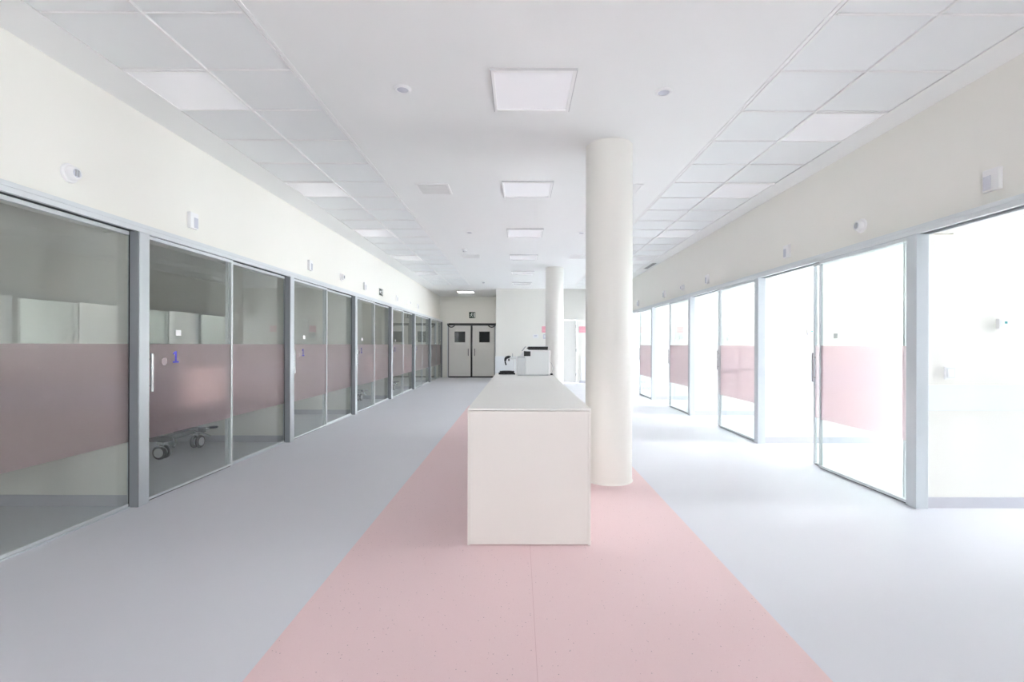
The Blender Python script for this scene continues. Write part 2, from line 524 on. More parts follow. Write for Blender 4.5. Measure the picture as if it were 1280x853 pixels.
# wall behind the photographer, glazed
a0, a1, c0, c1 = REAR
struct('wall_rear', boxes([(LWX, a0, YREAR - 0.2, YREAR, 0, CEIL), (a1, RWX + 0.25, YREAR - 0.2, YREAR, 0, CEIL),
                           (a0, a1, YREAR - 0.2, YREAR, 0, c0), (a0, a1, YREAR - 0.2, YREAR, c1, CEIL)]), 'wall', 'wall behind the entrance with a wide window', 'wall')
WN = [0]
def outside_window(x0, x1, y0, y1, z0, z1, along, n_mull, label):
    WN[0] += 1
    o = thing('window_%d' % WN[0], label, 'window', kind='structure')
    t = 0.05
    if along == 'Y':
        xm = (x0 + x1) / 2
        L_ = [(xm - .03, xm + .03, y0, y1, z0, z0 + t), (xm - .03, xm + .03, y0, y1, z1 - t, z1),
              (xm - .03, xm + .03, y0, y0 + t, z0 + t, z1 - t), (xm - .03, xm + .03, y1 - t, y1, z0 + t, z1 - t)]
        for i in range(1, n_mull + 1):
            ym = y0 + (y1 - y0) * i / (n_mull + 1)
            L_.append((xm - .028, xm + .028, ym - .03, ym + .03, z0 + t, z1 - t))
        obj('window_frame', boxes(L_), 'white', o)
        for i in range(n_mull + 1):
            ya, yb_ = y0 + (y1 - y0) * i / (n_mull + 1) + .04, y0 + (y1 - y0) * (i + 1) / (n_mull + 1) - .04
            obj('pane', box(xm - .003, xm + .003, ya, yb_, z0 + .04, z1 - .04), 'winglass', o)
    else:
        ym = (y0 + y1) / 2
        L_ = [(x0, x1, ym - .03, ym + .03, z0, z0 + t), (x0, x1, ym - .03, ym + .03, z1 - t, z1),
              (x0, x0 + t, ym - .03, ym + .03, z0 + t, z1 - t), (x1 - t, x1, ym - .03, ym + .03, z0 + t, z1 - t)]
        for i in range(1, n_mull + 1):
            xm = x0 + (x1 - x0) * i / (n_mull + 1)
            L_.append((xm - .03, xm + .03, ym - .028, ym + .028, z0 + t, z1 - t))
        obj('window_frame', boxes(L_), 'white', o)
        for i in range(n_mull + 1):
            xa, xb = x0 + (x1 - x0) * i / (n_mull + 1) + .04, x0 + (x1 - x0) * (i + 1) / (n_mull + 1) - .04
            obj('pane', box(xa, xb, ym - .003, ym + .003, z0 + .04, z1 - .04), 'winglass', o)
outside_window(a0, a1, YREAR - 0.15, YREAR - 0.05, c0, c1, 'X', 3, 'wide glazed front behind the entrance')
# window wall of the right-hand rooms
L_ = []
ys = YREAR
for k in range(WK, 5):
    yb = Y0 + k * BAY
    L_ += [(RWX, RWX + 0.2, ys, yb + win_y0(k), 0, CEIL), (RWX, RWX + 0.2, yb + win_y0(k), yb + WIN_Y1, 0, WIN_Z0),
           (RWX, RWX + 0.2, yb + win_y0(k), yb + WIN_Y1, WIN_Z1, CEIL)]
    ys = yb + WIN_Y1
L_.append((RWX, RWX + 0.2, ys, YEND + 0.2, 0, CEIL))
struct('wall_right_outer', boxes(L_), 'outer', 'outer wall of the sunlit rooms with big windows, darkened to absorb light', 'wall')
for k in range(WK, 5):
    yb = Y0 + k * BAY
    outside_window(RWX + .05, RWX + .15, yb + win_y0(k), yb + WIN_Y1, WIN_Z0, WIN_Z1, 'Y', 1,
                   'outside window of the %s sunlit room from the end wall' % ORD[5 - k])

# ------------------------------------------------------------------ partitions between the rooms
def partition(s, k, label):
    """wall across the side rooms at post k, with a vinyl cove and a wall guard on the face towards the entrance"""
    XF = RX if s > 0 else LX
    far = RWX if s > 0 else LWX
    yb = Y0 + k * BAY
    o = struct('wall_partition_right' if s > 0 else 'wall_partition_left',
               boxes([(XF + s * 0.10, XF + s * 0.33, yb + 0.03, yb + 0.105, 0, HB), (XF + s * 0.33, far, yb + 0.03, yb + 0.105, 0, CEIL)]), 'wall', label, 'wall')
    obj('baseboard', box(XF + s * 0.102, far, yb + 0.022, yb + 0.04, 0, 0.088), 'cove', o)
    obj('wall_guard', box(XF + s * 0.105, far, yb + 0.008, yb + 0.04, 0.80, 1.012, 0.002), 'rail', o)
    if s > 0:  # unseen dark panel, added to soak up the room's bounced light
        obj('light_absorber', box(XF + .45, far - .02, yb + .10, yb + .118, .09, CEIL - .02), 'absorber', o)['label'] = 'added slate panel that soaks up room light'
    return o
for k in range(-2, 6):
    n = 6 - k
    if k <= 4:
        partition(1, k, 'bright white partition wall, %s from the end wall of the sunlit rooms' % ORD[5 - k])
    partition(-1, k, 'shaded partition wall, %s from the double doors behind closed glass' % ORD[6 - k])

# ------------------------------------------------------------------ aluminium headers, posts, glass fronts
def header(s, y1, label):
    XF = RX if s > 0 else LX
    o = thing(trim_name(), label, 'trim', kind='structure')
    obj('lower_fascia', box(XF, XF + s * 0.03, YREAR, y1, HB, HB + 0.036), 'alu_light', o)
    obj('upper_fascia', box(XF + s * 0.003, XF + s * 0.125, YREAR, y1, HB + 0.038, HT), 'alu_light', o)
    obj('track', box(XF + s * 0.03, XF + s * 0.119, YREAR, y1, HB + 0.012, HB + 0.037), 'alu_dark', o)
    obj('back_fascia', box(XF + s * 0.119, XF + s * 0.14, YREAR, y1, HB, HB + 0.037), 'alu', o)
header(-1, YDOOR, 'aluminium header rail over the closed glass doors')
header(1, YEND, 'aluminium header rail over the open glass doors')

def one_glyph(a, b, w, h):
    """slab numeral one as a polygon, lower left corner at (a, b)"""
    s = w
    return [(a, b), (a + s, b), (a + s, b + .14 * h), (a + .66 * s, b + .14 * h), (a + .66 * s, b + h), (a + .42 * s, b + h),
            (a + .04 * s, b + .84 * h), (a + .04 * s, b + .70 * h), (a + .36 * s, b + .80 * h), (a + .36 * s, b + .14 * h), (a, b + .14 * h)]

def leaf_parts(o, s, u0, u1, y0, y1, stile0, stile1, bottom=0.03):
    """frame, pane and frosted band of one glass leaf; u grows into the room"""
    um = (u0 + u1) / 2
    def B(ua, ub, ya, yb, za, zb, bev=0.0): return (s * ua, s * ub, ya, yb, za, zb)
    if stile0 > 0: obj('stile', boxes([B(u0, u1, y0, y0 + stile0, 0.012, HB - 0.002)]), 'alu_light', o)
    if stile1 > 0: obj('stile', boxes([B(u0, u1, y1 - stile1, y1, 0.012, HB - 0.002)]), 'alu_light', o)
    obj('bottom_rail', boxes([B(u0, u1, y0 + stile0, y1 - stile1, 0.010, bottom)]), 'alu_light', o)
    obj('top_rail', boxes([B(u0, u1, y0 + stile0, y1 - stile1, HB - 0.03, HB - 0.002)]), 'alu_light', o)
    obj('gasket', boxes([B(um - .009, um + .009, y0 + stile0, y1 - stile1, 0.002, 0.0095)]), 'gasket', o)
    p = obj('pane', boxes([B(um - .004, um + .004, y0 + stile0, y1 - stile1, bottom, HB - 0.03)]), 'glass', o)
    obj('frosted_band', boxes([B(um - .0062, um - .0046, y0 + stile0, y1 - stile1, 0.53, EYE)]), 'film', p)['label'] = 'frosted pink film band'
    return um

def pull_handle(o, s, u, y, side):
    """flat vertical bar on two stand-offs"""
    ua, ub = (u - .045, u - .031) if side < 0 else (u + .031, u + .045)
    h = obj('handle', boxes([(s * ua, s * ub, y - .011, y + .011, 0.925, 1.25)], 0.002), 'steel', o)
    for z in (0.975, 1.20):
        bm = bmesh.new()
        a, b = sorted((s * (u - .031) if side < 0 else s * (u + .004), s * (u - .004) if side < 0 else s * (u + .031)))
        lathe(bm, [(.006, a), (.006, b)], 'X', (0, y, z), 12)
        obj('standoff', bm, 'steel', h, smooth=True)

def left_door():
    o = thing('door_1', '', 'door', kind='structure')
    um = leaf_parts(o, -1, .035, .065, .113, 1.345, .012, .026)
    pull_handle(o, -1, um, .150, -1)
    uf = um - .0066
    bm = bmesh.new(); prism(bm, one_glyph(.44, 1.158, .075, .106), -(uf), -(uf - .001), 'YZ')
    obj('numeral', bm, 'blue', o)['label'] = 'blue printed number 1'
    bm = bmesh.new(); lathe(bm, [(.034, 0), (.034, .0008)], 'X', (-uf, .335, 1.175), 28)
    obj('round_sticker', bm, 'ghost', o)
    obj('notice', box(-uf, -(uf - .001), .475, .545, 1.405, 1.458), 'paper', o)
    return o
def left_window():
    o = thing('window_x', '', 'window', kind='structure')
    leaf_parts(o, -1, .075, .105, 1.325, BAY - .006, .02, 0)
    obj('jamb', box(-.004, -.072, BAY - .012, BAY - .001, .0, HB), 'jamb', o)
    obj('seal', box(-.072, -.078, BAY - .016, BAY - .001, .0, HB), 'gasket', o)
    obj('floor_guide', box(-.06, -.12, 1.30, BAY - .02, 0.0, .009), 'alu', o)
    return o
def right_window():
    o = thing('window_x', '', 'window', kind='structure')
    leaf_parts(o, 1, .02, .05, .105, 1.31, .012, .018, .034)
    return o
def right_door():
    o = thing('door_x', '', 'door', kind='structure')
    um = leaf_parts(o, 1, .065, .095, .20, 1.485, .02, .02, .026)
    pull_handle(o, 1, um, 1.462, -1)
    uf = um - .0066
    obj('notice', box(uf, uf - .001, 1.085, 1.15, 1.405, 1.458), 'paper', o)
    return o
def post():
    o = thing(trim_name(), '', 'trim', kind='structure')
    return o

DN = [0]
def door_name():
    DN[0] += 1
    return 'door_%d' % DN[0]
def win_name():
    WN[0] += 1
    return 'window_%d' % WN[0]

ld, lwi, rwi, rd = left_door(), left_window(), right_window(), right_door()
used = set()
def place(proto, loc, name, label):
    if proto.name not in used and proto not in used:
        used.add(proto)
        proto.name = name
        proto.location = loc
        proto['label'] = label
        return proto
    return dup(proto, loc, label=label, name=name)
for k in range(-3, 6):
    yb = Y0 + k * BAY
    n = ORD[6 - k]
    place(ld, (LX, yb, 0), door_name(), 'closed glass sliding door with blue number 1, %s from the grey double doors' % n)
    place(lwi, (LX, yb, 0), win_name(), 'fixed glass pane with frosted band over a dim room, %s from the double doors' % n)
    if k <= 4:
        n = ORD[5 - k]
        place(rwi, (RX, yb, 0), win_name(), 'fixed glass pane before a sunlit room, %s from the end wall' % n)
        place(rd, (RX, yb, 0), door_name(), 'open glass sliding door pushed behind its pane, %s from the end wall' % n)
pm = {}
for s, XF, kmax in ((-1, LX, 5), (1, RX, 5)):
    for k in range(-2, kmax + 1):
        if s > 0 and k == 5: continue
        if s not in pm:
            bm = boxes([(0, s * .10, 0, .105, 0, HB - .001)], 0.002)
            pm[s] = obj('post', bm, 'alu')
            o = pm[s]
        else:
            o = pm[s].copy()
            COL.objects.link(o)
        o.name = trim_name()
        o.location = (XF, Y0 + k * BAY, 0)
        lab = ('aluminium post between closed glass doors, %s from the double doors' % ORD[6 - k]) if s < 0 else \
              ('aluminium post between open glass rooms, %s from the end wall' % ORD[5 - k])
        tag(o, lab, 'post', kind='structure')

# ------------------------------------------------------------------ columns
def column(x, y, label):
    o = thing('column', label, 'column', (x, y, 0), group='round corridor columns')
    bm = bmesh.new(); lathe(bm, [(.228, 0.012), (.228, CEIL - .001)], 'Z', (0, 0, 0), 96)
    obj('shaft', bm, 'column', o, smooth=True)
    bm = bmesh.new(); lathe(bm, [(.236, 0), (.236, .006), (.229, .014)], 'Z', (0, 0, 0), 96)
    obj('base_ring', bm, 'column', o, smooth=True)
column(0.89, 4.79, 'thick round cream column standing on pink floor beside the counter')
column(0.905, 12.3, 'round cream column beyond the counter, before the end wall')

# ------------------------------------------------------------------ reception counter
CX0, CX1, CY0, CY1, CZ = -0.337, 0.479, 3.206, 7.2, 0.908
c = thing('reception_counter', 'long white reception counter standing on the pink floor', 'counter', ((CX0 + CX1) / 2, (CY0 + CY1) / 2, 0))
hx, hy = (CX1 - CX0) / 2, (CY1 - CY0) / 2
obj('countertop', box(-hx, hx, -hy, hy, CZ - .014, CZ, .0015), 'countertop', c)
obj('side_panel', box(-hx, -hx + .016, -hy, hy, 0.001, CZ - .016, .001), 'warmwhite', c)
obj('side_panel', box(hx - .016, hx, -hy, hy, 0.001, CZ - .016, .001), 'warmwhite', c)
obj('end_panel', box(-hx + .0165, hx - .0165, -hy + .003, -hy + .02, 0.006, CZ - .018), 'warmwhite', c)
obj('end_panel', box(-hx + .0165, hx - .0165, hy - .02, hy - .003, 0.006, CZ - .018), 'warmwhite', c)
obj('plinth', box(-hx + .02, hx - .02, -hy + .02, hy - .02, 0.0, .05), 'warmwhite', c)

# ------------------------------------------------------------------ printer and small things on the counter
pr = thing('printer', 'white office printer with black lid on the long counter', 'printer', (0.205, 6.78, CZ))
bm = boxes([(-.115, .205, -.18, .20, 0.018, .335)], .008)
obj('body', bm, 'palegrey', pr)
obj('rear_cover', boxes([(.206, .224, -.178, .198, 0.0, .345)], .004), 'white', pr)
obj('front_unit', boxes([(-.225, -.117, -.18, .20, 0.018, .252)], .006), 'lightgrey', pr)
obj('front_edge', boxes([(-.242, -.226, -.178, .198, 0.014, .258)], .003), 'white', pr)
obj('paper_drawer', boxes([(-.06, .15, -.184, -.181, 0.03, .07)]), 'palegrey', pr)
obj('base_foot', boxes([(-.22, .20, -.16, .18, 0.0, .018)]), 'lightgrey', pr)
obj('top_deck', boxes([(-.115, .215, -.178, .198, .335, .352)], .003), 'white', pr)
bm = bmesh.new(); prism(bm, [(-.092, .375), (-.068, .354), (.19, .354), (.195, .398), (-.065, .398)], -.175, .19, 'XZ')
obj('scanner_lid', bm, 'black', pr)
obj('lid_rim', boxes([(-.07, .20, -.17, .185, .398, .408)], .003), 'white', pr)
bm = bmesh.new(); prism(bm, [(-.165, .338), (-.155, .333), (-.105, .395), (-.115, .402)], -.12, .12, 'XZ')
obj('control_panel', bm, 'grey', pr)
obj('output_slot', boxes([(-.135, -.045, -.187, .10, .268, .334)], .004), 'black', pr)
bm = bmesh.new(); prism(bm, [(-.185, .275), (-.135, .258), (-.125, .262), (-.135, .325), (-.145, .325)], -.15, .12, 'XZ')
obj('output_tray', bm, 'white', pr)

tp = thing('telephone', 'low black desk telephone on the counter beside the printer', 'telephone', (-0.165, 6.93, CZ))
bm = bmesh.new(); prism(bm, [(-.12, 0), (.115, 0), (.115, .018), (-.12, .028)], -.07, .07, 'XZ')
obj('base', bm, 'black', tp)
bm = bmesh.new(); tube(bm, smooth_path([(-.10, -.055, .030), (-.07, -.055, .038), (0, -.055, .040), (.06, -.055, .038), (.10, -.055, .030)]),
                       [.022] * 5 + [.017] * 23 + [.022] * 5)
obj('handset', bm, 'black', tp, smooth=True)
for i in range(3):
    for j in range(3):
        obj('key', box(.0 + .03 * i, .02 + .03 * i, -.02 + .028 * j, .0 + .028 * j, .018, .034), 'grey', tp)

sn = thing('barcode_scanner', 'handheld scanner with black curved grip on a slim pale stand', 'scanner', (-0.10, 7.10, CZ))
obj('stand_foot', box(-.06, .05, -.05, .05, 0, .012, .003), 'white', sn)
bm = bmesh.new(); tube(bm, smooth_path([(.035, 0, .012), (.04, 0, .10), (.03, 0, .20), (.0, 0, .215)]), .007)
obj('stand_arm', bm, 'white', sn, smooth=True)
obj('scan_head', boxes([(-.035, .11, -.035, .035, .213, .243)], .008), 'palegrey', sn)
bm = bmesh.new()
tube(bm, smooth_path([(-.012, 0, .224), (-.045, 0, .243), (-.088, 0, .225), (-.098, 0, .175), (-.085, 0, .125)]),
     [.014, .015, .017, .018, .020, .021, .021, .021] + [.021] * 9 + [.020, .019, .018, .017, .016, .015, .014, .012] + [.011] * 8)
obj('grip', bm, 'black', sn, smooth=True)
obj('trigger', boxes([(-.055, -.035, -.008, .008, .185, .215)], .003), 'black', sn)
obj('antenna', boxes([(.005, .014, -.005, .005, .243, .295)], .002), 'grey', sn)

bm = bmesh.new()
tube(bm, smooth_path([(0, 0, .19), (.03, 0, .17), (.055, 0, .11), (.05, 0, .05), (.025, 0, .02)]), .005)
cb = obj('power_cable', bm, 'cable', None, (0.427, 6.80, CZ), smooth=True)
tag(cb, 'pale grey cable hanging from the back of the printer', 'cable')
pg = thing('power_plug', 'small black plug lying behind the printer on the counter', 'plug', (0.452, 6.80, CZ))
obj('plug_body', box(-.012, .024, -.03, .03, 0, .022, .004), 'black', pg)
bm = bmesh.new(); tube(bm, [(-.012, 0, .011), (-.03, -.01, .03)], .009)
obj('strain_relief', bm, 'black', pg, smooth=True)

# ------------------------------------------------------------------ ceiling lights
def panel_light(w, d, label, group, loc, frame=.022, diff='diffuser', drop=.014):
    o = thing('ceiling_light', label, 'light', loc, group=group)
    hw, hd = w / 2, d / 2
    obj('frame', boxes([(-hw, hw, -hd, -hd + frame, -drop, .004), (-hw, hw, hd - frame, hd, -drop, .004),
                        (-hw, -hw + frame, -hd + frame, hd - frame, -drop, .004), (hw - frame, hw, -hd + frame, hd - frame, -drop, .004)]), 'grid', o)
    if drop > .01:
        e = .007  # thin grey ring drawn as the shadow line outside the frame
        obj('shadow_line', boxes([(-hw - e, hw + e, -hd - e, -hd - .0005, -drop + .003, .004), (-hw - e, hw + e, hd + .0005, hd + e, -drop + .003, .004),
                                 (-hw - e, -hw - .0005, -hd, hd, -drop + .003, .004), (hw + .0005, hw + e, -hd, hd, -drop + .003, .004)]), 'edge', o)
    obj('diffuser', box(-hw + frame, hw - frame, -hd + frame, hd - frame, -.003, .004), diff, o)
    return o
first = None
for i in range(6):
    loc = (0.102, 3.73 + 2.36 * i, CEIL - .0045)
    lab = 'square ceiling light panel over the counter line, %s from the end wall' % ORD[6 - i]
    if first is None: first = panel_light(.61, .60, lab, 'square lights along the corridor middle', loc)
    else: dup(first, loc, label=lab)
for S, lamps, outer, side in ((LSTRIP, L_LAMPS, 0, 'closed dark'), (RSTRIP, R_LAMPS, 1, 'open sunlit')):
    first = None
    w = S[outer + 1] - S[outer] - .02
    for i, k in enumerate(lamps):
        loc = ((S[outer] + S[outer + 1]) / 2, R0 + (k + .5) * ROW, CEIL + .001)
        lab = 'light panel in the ceiling tiles by the %s rooms, %s from end wall' % (side, ORD[5 - i])
        if first is None: first = panel_light(w, ROW - .018, lab, 'lights set in the tile strips', loc, .012, drop=.009)
        else: dup(first, loc, label=lab)
panel_light(.62, .60, 'light panel on the recess ceiling before the double doors', None, (-1.97, 17.95, CEIL - .0045), diff='diffuser_on')

# ------------------------------------------------------------------ vents, downlights, detectors on the ceiling
def vent(loc, label):
    o = thing('ceiling_vent', label, 'vent', loc, group='square ceiling vents')
    h = .205
    obj('frame', boxes([(-h, h, -h, -h + .022, -.008, 0), (-h, h, h - .022, h, -.008, 0), (-h, -h + .022, -h + .022, h - .022, -.008, 0), (h - .022, h, -h + .022, h - .022, -.008, 0)]), 'grid', o)
    obj('backing', box(-h + .022, h - .022, -h + .022, h - .022, -.0015, 0), 'vent', o)
    n = 9
    s0 = None
    for i in range(n):
        y = -h + .04 + i * (2 * h - .08) / (n - 1)
        if s0 is None:
            s0 = obj('slat', box(-h + .024, h - .024, -.012, .012, -.006, -.0035), 'vent', o, (0, y, 0))
        else:
            c_ = s0.copy(); COL.objects.link(c_); c_.location = (0, y, 0)
for x, y, lab in ((-1.07, 6.09, 'square grey ceiling vent by the dark rooms, farther from the end wall'),
                  (-1.07, 10.75, 'square grey ceiling vent by the dark rooms, nearer to the end wall'),
                  (1.31, 6.09, 'square grey ceiling vent by the thick column, towards the sunlit rooms'),
                  (1.31, 10.75, 'square grey ceiling vent by the sunlit rooms, nearer to the end wall')):
    vent((x, y, CEIL - .0005), lab)
sl = thing('slot_grille', 'narrow dark slot grille on the ceiling edge by the sunlit rooms', 'vent', (3.235, 11.95, CEIL - .0005))
obj('frame', boxes([(-.07, .07, -.45, -.435, -.008, 0), (-.07, .07, .435, .45, -.008, 0), (-.07, -.058, -.435, .435, -.008, 0), (.058, .07, -.435, .435, -.008, 0)]), 'vent', sl)
obj('backing', box(-.058, .058, -.435, .435, -.0015, 0), 'ventdark', sl)
for i in range(4):
    obj('slat', box(-.05 + i * .029, -.038 + i * .029, -.435, .435, -.007, -.003), 'grey', sl)

def downlight(loc, label, r=.066):
    o = thing('downlight', label, 'light', loc, group='round ceiling speakers and downlights')
    bm = bmesh.new(); lathe(bm, [(r, 0), (r, .004), (r * .82, .012), (r * .66, .010), (r * .66, 0)], '-Z', n=40)
    obj('rim', bm, 'white', o, smooth=True)
    bm = bmesh.new(); lathe(bm, [(r * .66, 0.0), (r * .66, .006), (r * .3, .008), (0, .0085)], '-Z', n=40)
    obj('lens', bm, 'lens', o, smooth=True)
    return o
for x, y, lab in ((-.895, 3.71, 'round ceiling downlight by the dark rooms, farther from the end wall'),
                  (1.115, 3.74, 'round ceiling downlight by the sunlit rooms, before the thick column'),
                  (-.865, 8.43, 'round ceiling downlight by the dark rooms, nearer to the end wall'),
                  (1.085, 8.43, 'round ceiling downlight by the sunlit rooms, behind the thick column')):
    downlight((x, y, CEIL - .0005), lab)
def detector(loc, label):
    o = thing('smoke_detector', label, 'detector', loc, group='smoke detectors on the corridor ceiling')
    bm = bmesh.new(); lathe(bm, [(.055, 0), (.055, .018), (.048, .03), (.04, .034), (0, .034)], '-Z', n=28)
    obj('base', bm, 'white', o, smooth=True)
    bm = bmesh.new(); lathe(bm, [(.036, .034), (.036, .05), (0, .05)], '-Z', n=24)
    obj('chamber', bm, 'grey', o, smooth=True)
    bm = bmesh.new(); lathe(bm, [(.038, .05), (.032, .06), (0, .062)], '-Z', n=24)
    obj('cap', bm, 'white', o, smooth=True)
detector((-1.12, 9.95, CEIL - .0005), 'small white smoke detector on the ceiling, farther from the recess')
detector((-1.09, 15.0, CEIL - .0005), 'small white smoke detector on the ceiling just before the recess')

# ------------------------------------------------------------------ devices on the upper walls (built facing +X, mirrored for the right)
WL, WR = LX - SET, RX + SET
def call_box(s):
    o = thing('call_indicator', '', 'indicator', group='white call indicators over the glass fronts')
    obj('housing', boxes([(0, s * .032, -.06, .06, -.078, .078)], .005), 'white', o)
    obj('lens', boxes([(s * .0315, s * .034, -.004, .052, -.066, .034)], .0008), 'lens', o)
    obj('side_cap', boxes([(s * .0315, s * .036, -.058, -.010, -.074, .074)], .001), 'white', o)
    return o
def spot(s):
    o = thing('emergency_light', '', 'light', group='round emergency lights on the upper walls')
    ax = 'X' if s > 0 else '-X'
    bm = bmesh.new(); lathe(bm, [(.069, 0), (.069, .008), (.064, .016), (.05, .02)], ax, n=36)
    obj('base', bm, 'white', o, smooth=True)
    bm = bmesh.new(); lathe(bm, [(.052, .018), (.05, .04), (.044, .056), (.036, .062), (.032, .058), (.0, .056)], ax, n=36)
    obj('housing', bm, 'white', o, smooth=True)
    bm = bmesh.new(); lathe(bm, [(.031, .0565), (.029, .060), (0, .062)], ax, n=28)
    l = obj('lens', bm, 'lens', o, smooth=True)
    for y in (-.012, .008):
        obj('louvre', boxes([(s * .058, s * .066, y - .004, y + .004, -.022, .022)]), 'grey', o)
    return o
def spread(proto, spots):
    for i, (loc, lab) in enumerate(spots):
        if i == 0:
            proto.location = loc
            proto['label'] = lab
        else:
            dup(proto, loc, label=lab)
Lz, Rz = 2.535, 2.505
spread(call_box(1), [((WL, y, Lz), 'white call indicator over the closed doors, %s from the double doors' % ORD[n]) for y, n in
                     ((4.74, 5), (7.40, 4), (10.03, 3), (12.65, 2), (15.3, 1))])
spread(call_box(-1), [((WR, y, Rz), 'white call indicator over the open rooms, %s from the end wall' % ORD[n]) for y, n in
                      ((3.42, 5), (6.04, 4), (8.6, 3), (11.14, 2), (13.6, 1))])
spread(spot(1), [((WL, y, Lz + .01), 'round wall emergency light over the closed doors, %s from the double doors' % ORD[n]) for y, n in
                 ((3.45, 3), (8.73, 2), (14.07, 1))])
spread(spot(-1), [((WR, y, Rz), 'round wall emergency light over the open rooms, %s from the end wall' % ORD[n]) for y, n in
                  ((4.74, 2), (9.88, 1))])

# ------------------------------------------------------------------ exit signs
def runner(bm, ox, oz, sc_, P, mir=1):
    """running figure of bars in a unit square; P(a, b) -> extrude"""
    def bar(p, q, w):
        p, q = Vector(p), Vector(q)
        d = (q - p).normalized() * w / 2
        n = Vector((-d.y, d.x))
        pts = [p + n - d, q + n + d, q - n + d, p - n - d]
        P(bm, [(ox + mir * sc_ * a.x, oz + sc_ * a.y) for a in pts])
    hd = [(ox + mir * sc_ * (.06 + .085 * math.cos(t * PI / 6)), oz + sc_ * (.36 + .085 * math.sin(t * PI / 6))) for t in range(12)]
    P(bm, hd)
    for p, q, w in (((.0, .24), (-.08, -.04), .13), ((-.02, .2), (.16, .1), .06), ((.16, .1), (.25, .17), .055), ((-.02, .2), (-.2, .16), .06),
                    ((-.2, .16), (-.26, .04), .055), ((-.06, -.06), (.12, -.16), .075), ((.12, -.16), (.1, -.38), .07),
                    ((-.1, -.06), (-.16, -.24), .075), ((-.16, -.24), (-.36, -.28), .065)):
        bar(p, q, w)
es = thing('exit_sign', 'green and white running figure sign over the grey double doors', 'sign', (-1.89, YDOOR, 2.53))
obj('plate', box(-.125, .125, -.012, 0, -.125, .125, .002), 'sign_green', es)
PXZ = lambda bm, pts: prism(bm, pts, -.0135, -.0122, 'XZ')
bm = bmesh.new()
runner(bm, -.02, 0, .22, PXZ, 1)
obj('figure', bm, 'sign_white', es)
bm = bmesh.new()
PXZ(bm, [(.06, -.10), (.105, -.10), (.105, .10), (.06, .10)])
obj('doorway', bm, 'sign_white', es)
es = thing('exit_sign', 'small wide green exit sign with arrow and running figure on cream wall', 'sign', (WL, 11.26, 2.545))
obj('plate', box(0, .006, -.165, .165, -.085, .085), 'sign_white', es)
obj('panel', box(.006, .0075, -.155, .155, -.077, .077), 'sign_green', es)
PYZ = lambda bm, pts: prism(bm, pts, .0076, .009, 'YZ')
bm = bmesh.new()
runner(bm, .02, 0, .15, PYZ, 1)
obj('figure', bm, 'sign_white', es)
bm = bmesh.new()
PYZ(bm, [(-.13, 0), (-.085, .045), (-.085, .018), (-.04, .018), (-.04, -.018), (-.085, -.018), (-.085, -.045)])
obj('arrow', bm, 'sign_white', es)
bm = bmesh.new()
PYZ(bm, [(.085, -.066), (.13, -.066), (.13, .066), (.085, .066)])
obj('doorway', bm, 'sign_white', es)

# ------------------------------------------------------------------ grey double doors
dd = thing(door_name(), 'grey double doors with dark square windows and black rails', 'door', ((QX0 + QX1) / 2, YDOOR, 0), kind='structure')
hw = (QX1 - QX0) / 2
obj('frame', boxes([(-hw, -hw + .045, -.015, .18, 0, QZ), (hw - .045, hw, -.015, .18, 0, QZ)]), 'lightgrey', dd)
obj('head_rail', boxes([(-hw + .10, hw, -.03, .10, QZ - .095, QZ - .001), (-hw + .045, -hw + .10, .0, .10, QZ - .095, QZ - .001)], .002), 'black', dd)
obj('astragal', boxes([(-.036, .036, -.006, .07, 0.004, QZ - .096)]), 'black', dd)
obj('threshold', boxes([(-hw + .046, hw - .046, .0, .08, 0.0, .05)]), 'black', dd)
for s in (-1, 1):
    x0, x1 = (-hw + .065, -.038) if s < 0 else (.038, hw - .065)
    wx = -.475 if s < 0 else .52
    zz0, zz1 = 1.44, 1.85
    lf = obj('door_leaf', boxes([(x0, wx - .20, .02, .065, .052, QZ - .097), (wx + .20, x1, .02, .065, .052, QZ - .097),
                                 (wx - .20, wx + .20, .02, .065, .052, zz0), (wx - .20, wx + .20, .02, .065, zz1, QZ - .097)]), 'doorgrey', dd)
    obj('window_pane', box(wx - .20, wx + .20, .035, .05, zz0, zz1), 'darkglass', lf)
    obj('glazing_bead', boxes([(wx - .215, wx + .215, .012, .02, zz0 - .015, zz0), (wx - .215, wx + .215, .012, .02, zz1, zz1 + .015),
                               (wx - .215, wx - .20, .012, .02, zz0, zz1), (wx + .20, wx + .215, .012, .02, zz0, zz1)]), 'black', lf)
    h = obj('handle', boxes([(s * .13 - .013, s * .13 + .013, -.03, -.012, .88, 1.17)], .003), 'bedframe', lf)
    obj('handle_mount', boxes([(s * .13 - .009, s * .13 + .009, -.012, .02, .90, .93), (s * .13 - .009, s * .13 + .009, -.012, .02, 1.12, 1.15)]), 'grey', lf)
    ex = -hw + .046 if s < 0 else hw - .064
    obj('gap_strip', boxes([(ex, ex + .018, .0, .06, .052, QZ - .097)]), 'black', dd)  # black strip standing in for the shaded gap between frame and leaf
    # curved closer arm under the head rail at the hinge side
    cx = s * (hw - .17)
    bm = bmesh.new()
    tube(bm, [(cx + .15 * math.cos(PI + PI * t / 12), -.035, QZ - .02 + .14 * math.sin(PI + PI * t / 12)) for t in range(13)], .022)
    obj('closer_arm', bm, 'black', dd, smooth=True)

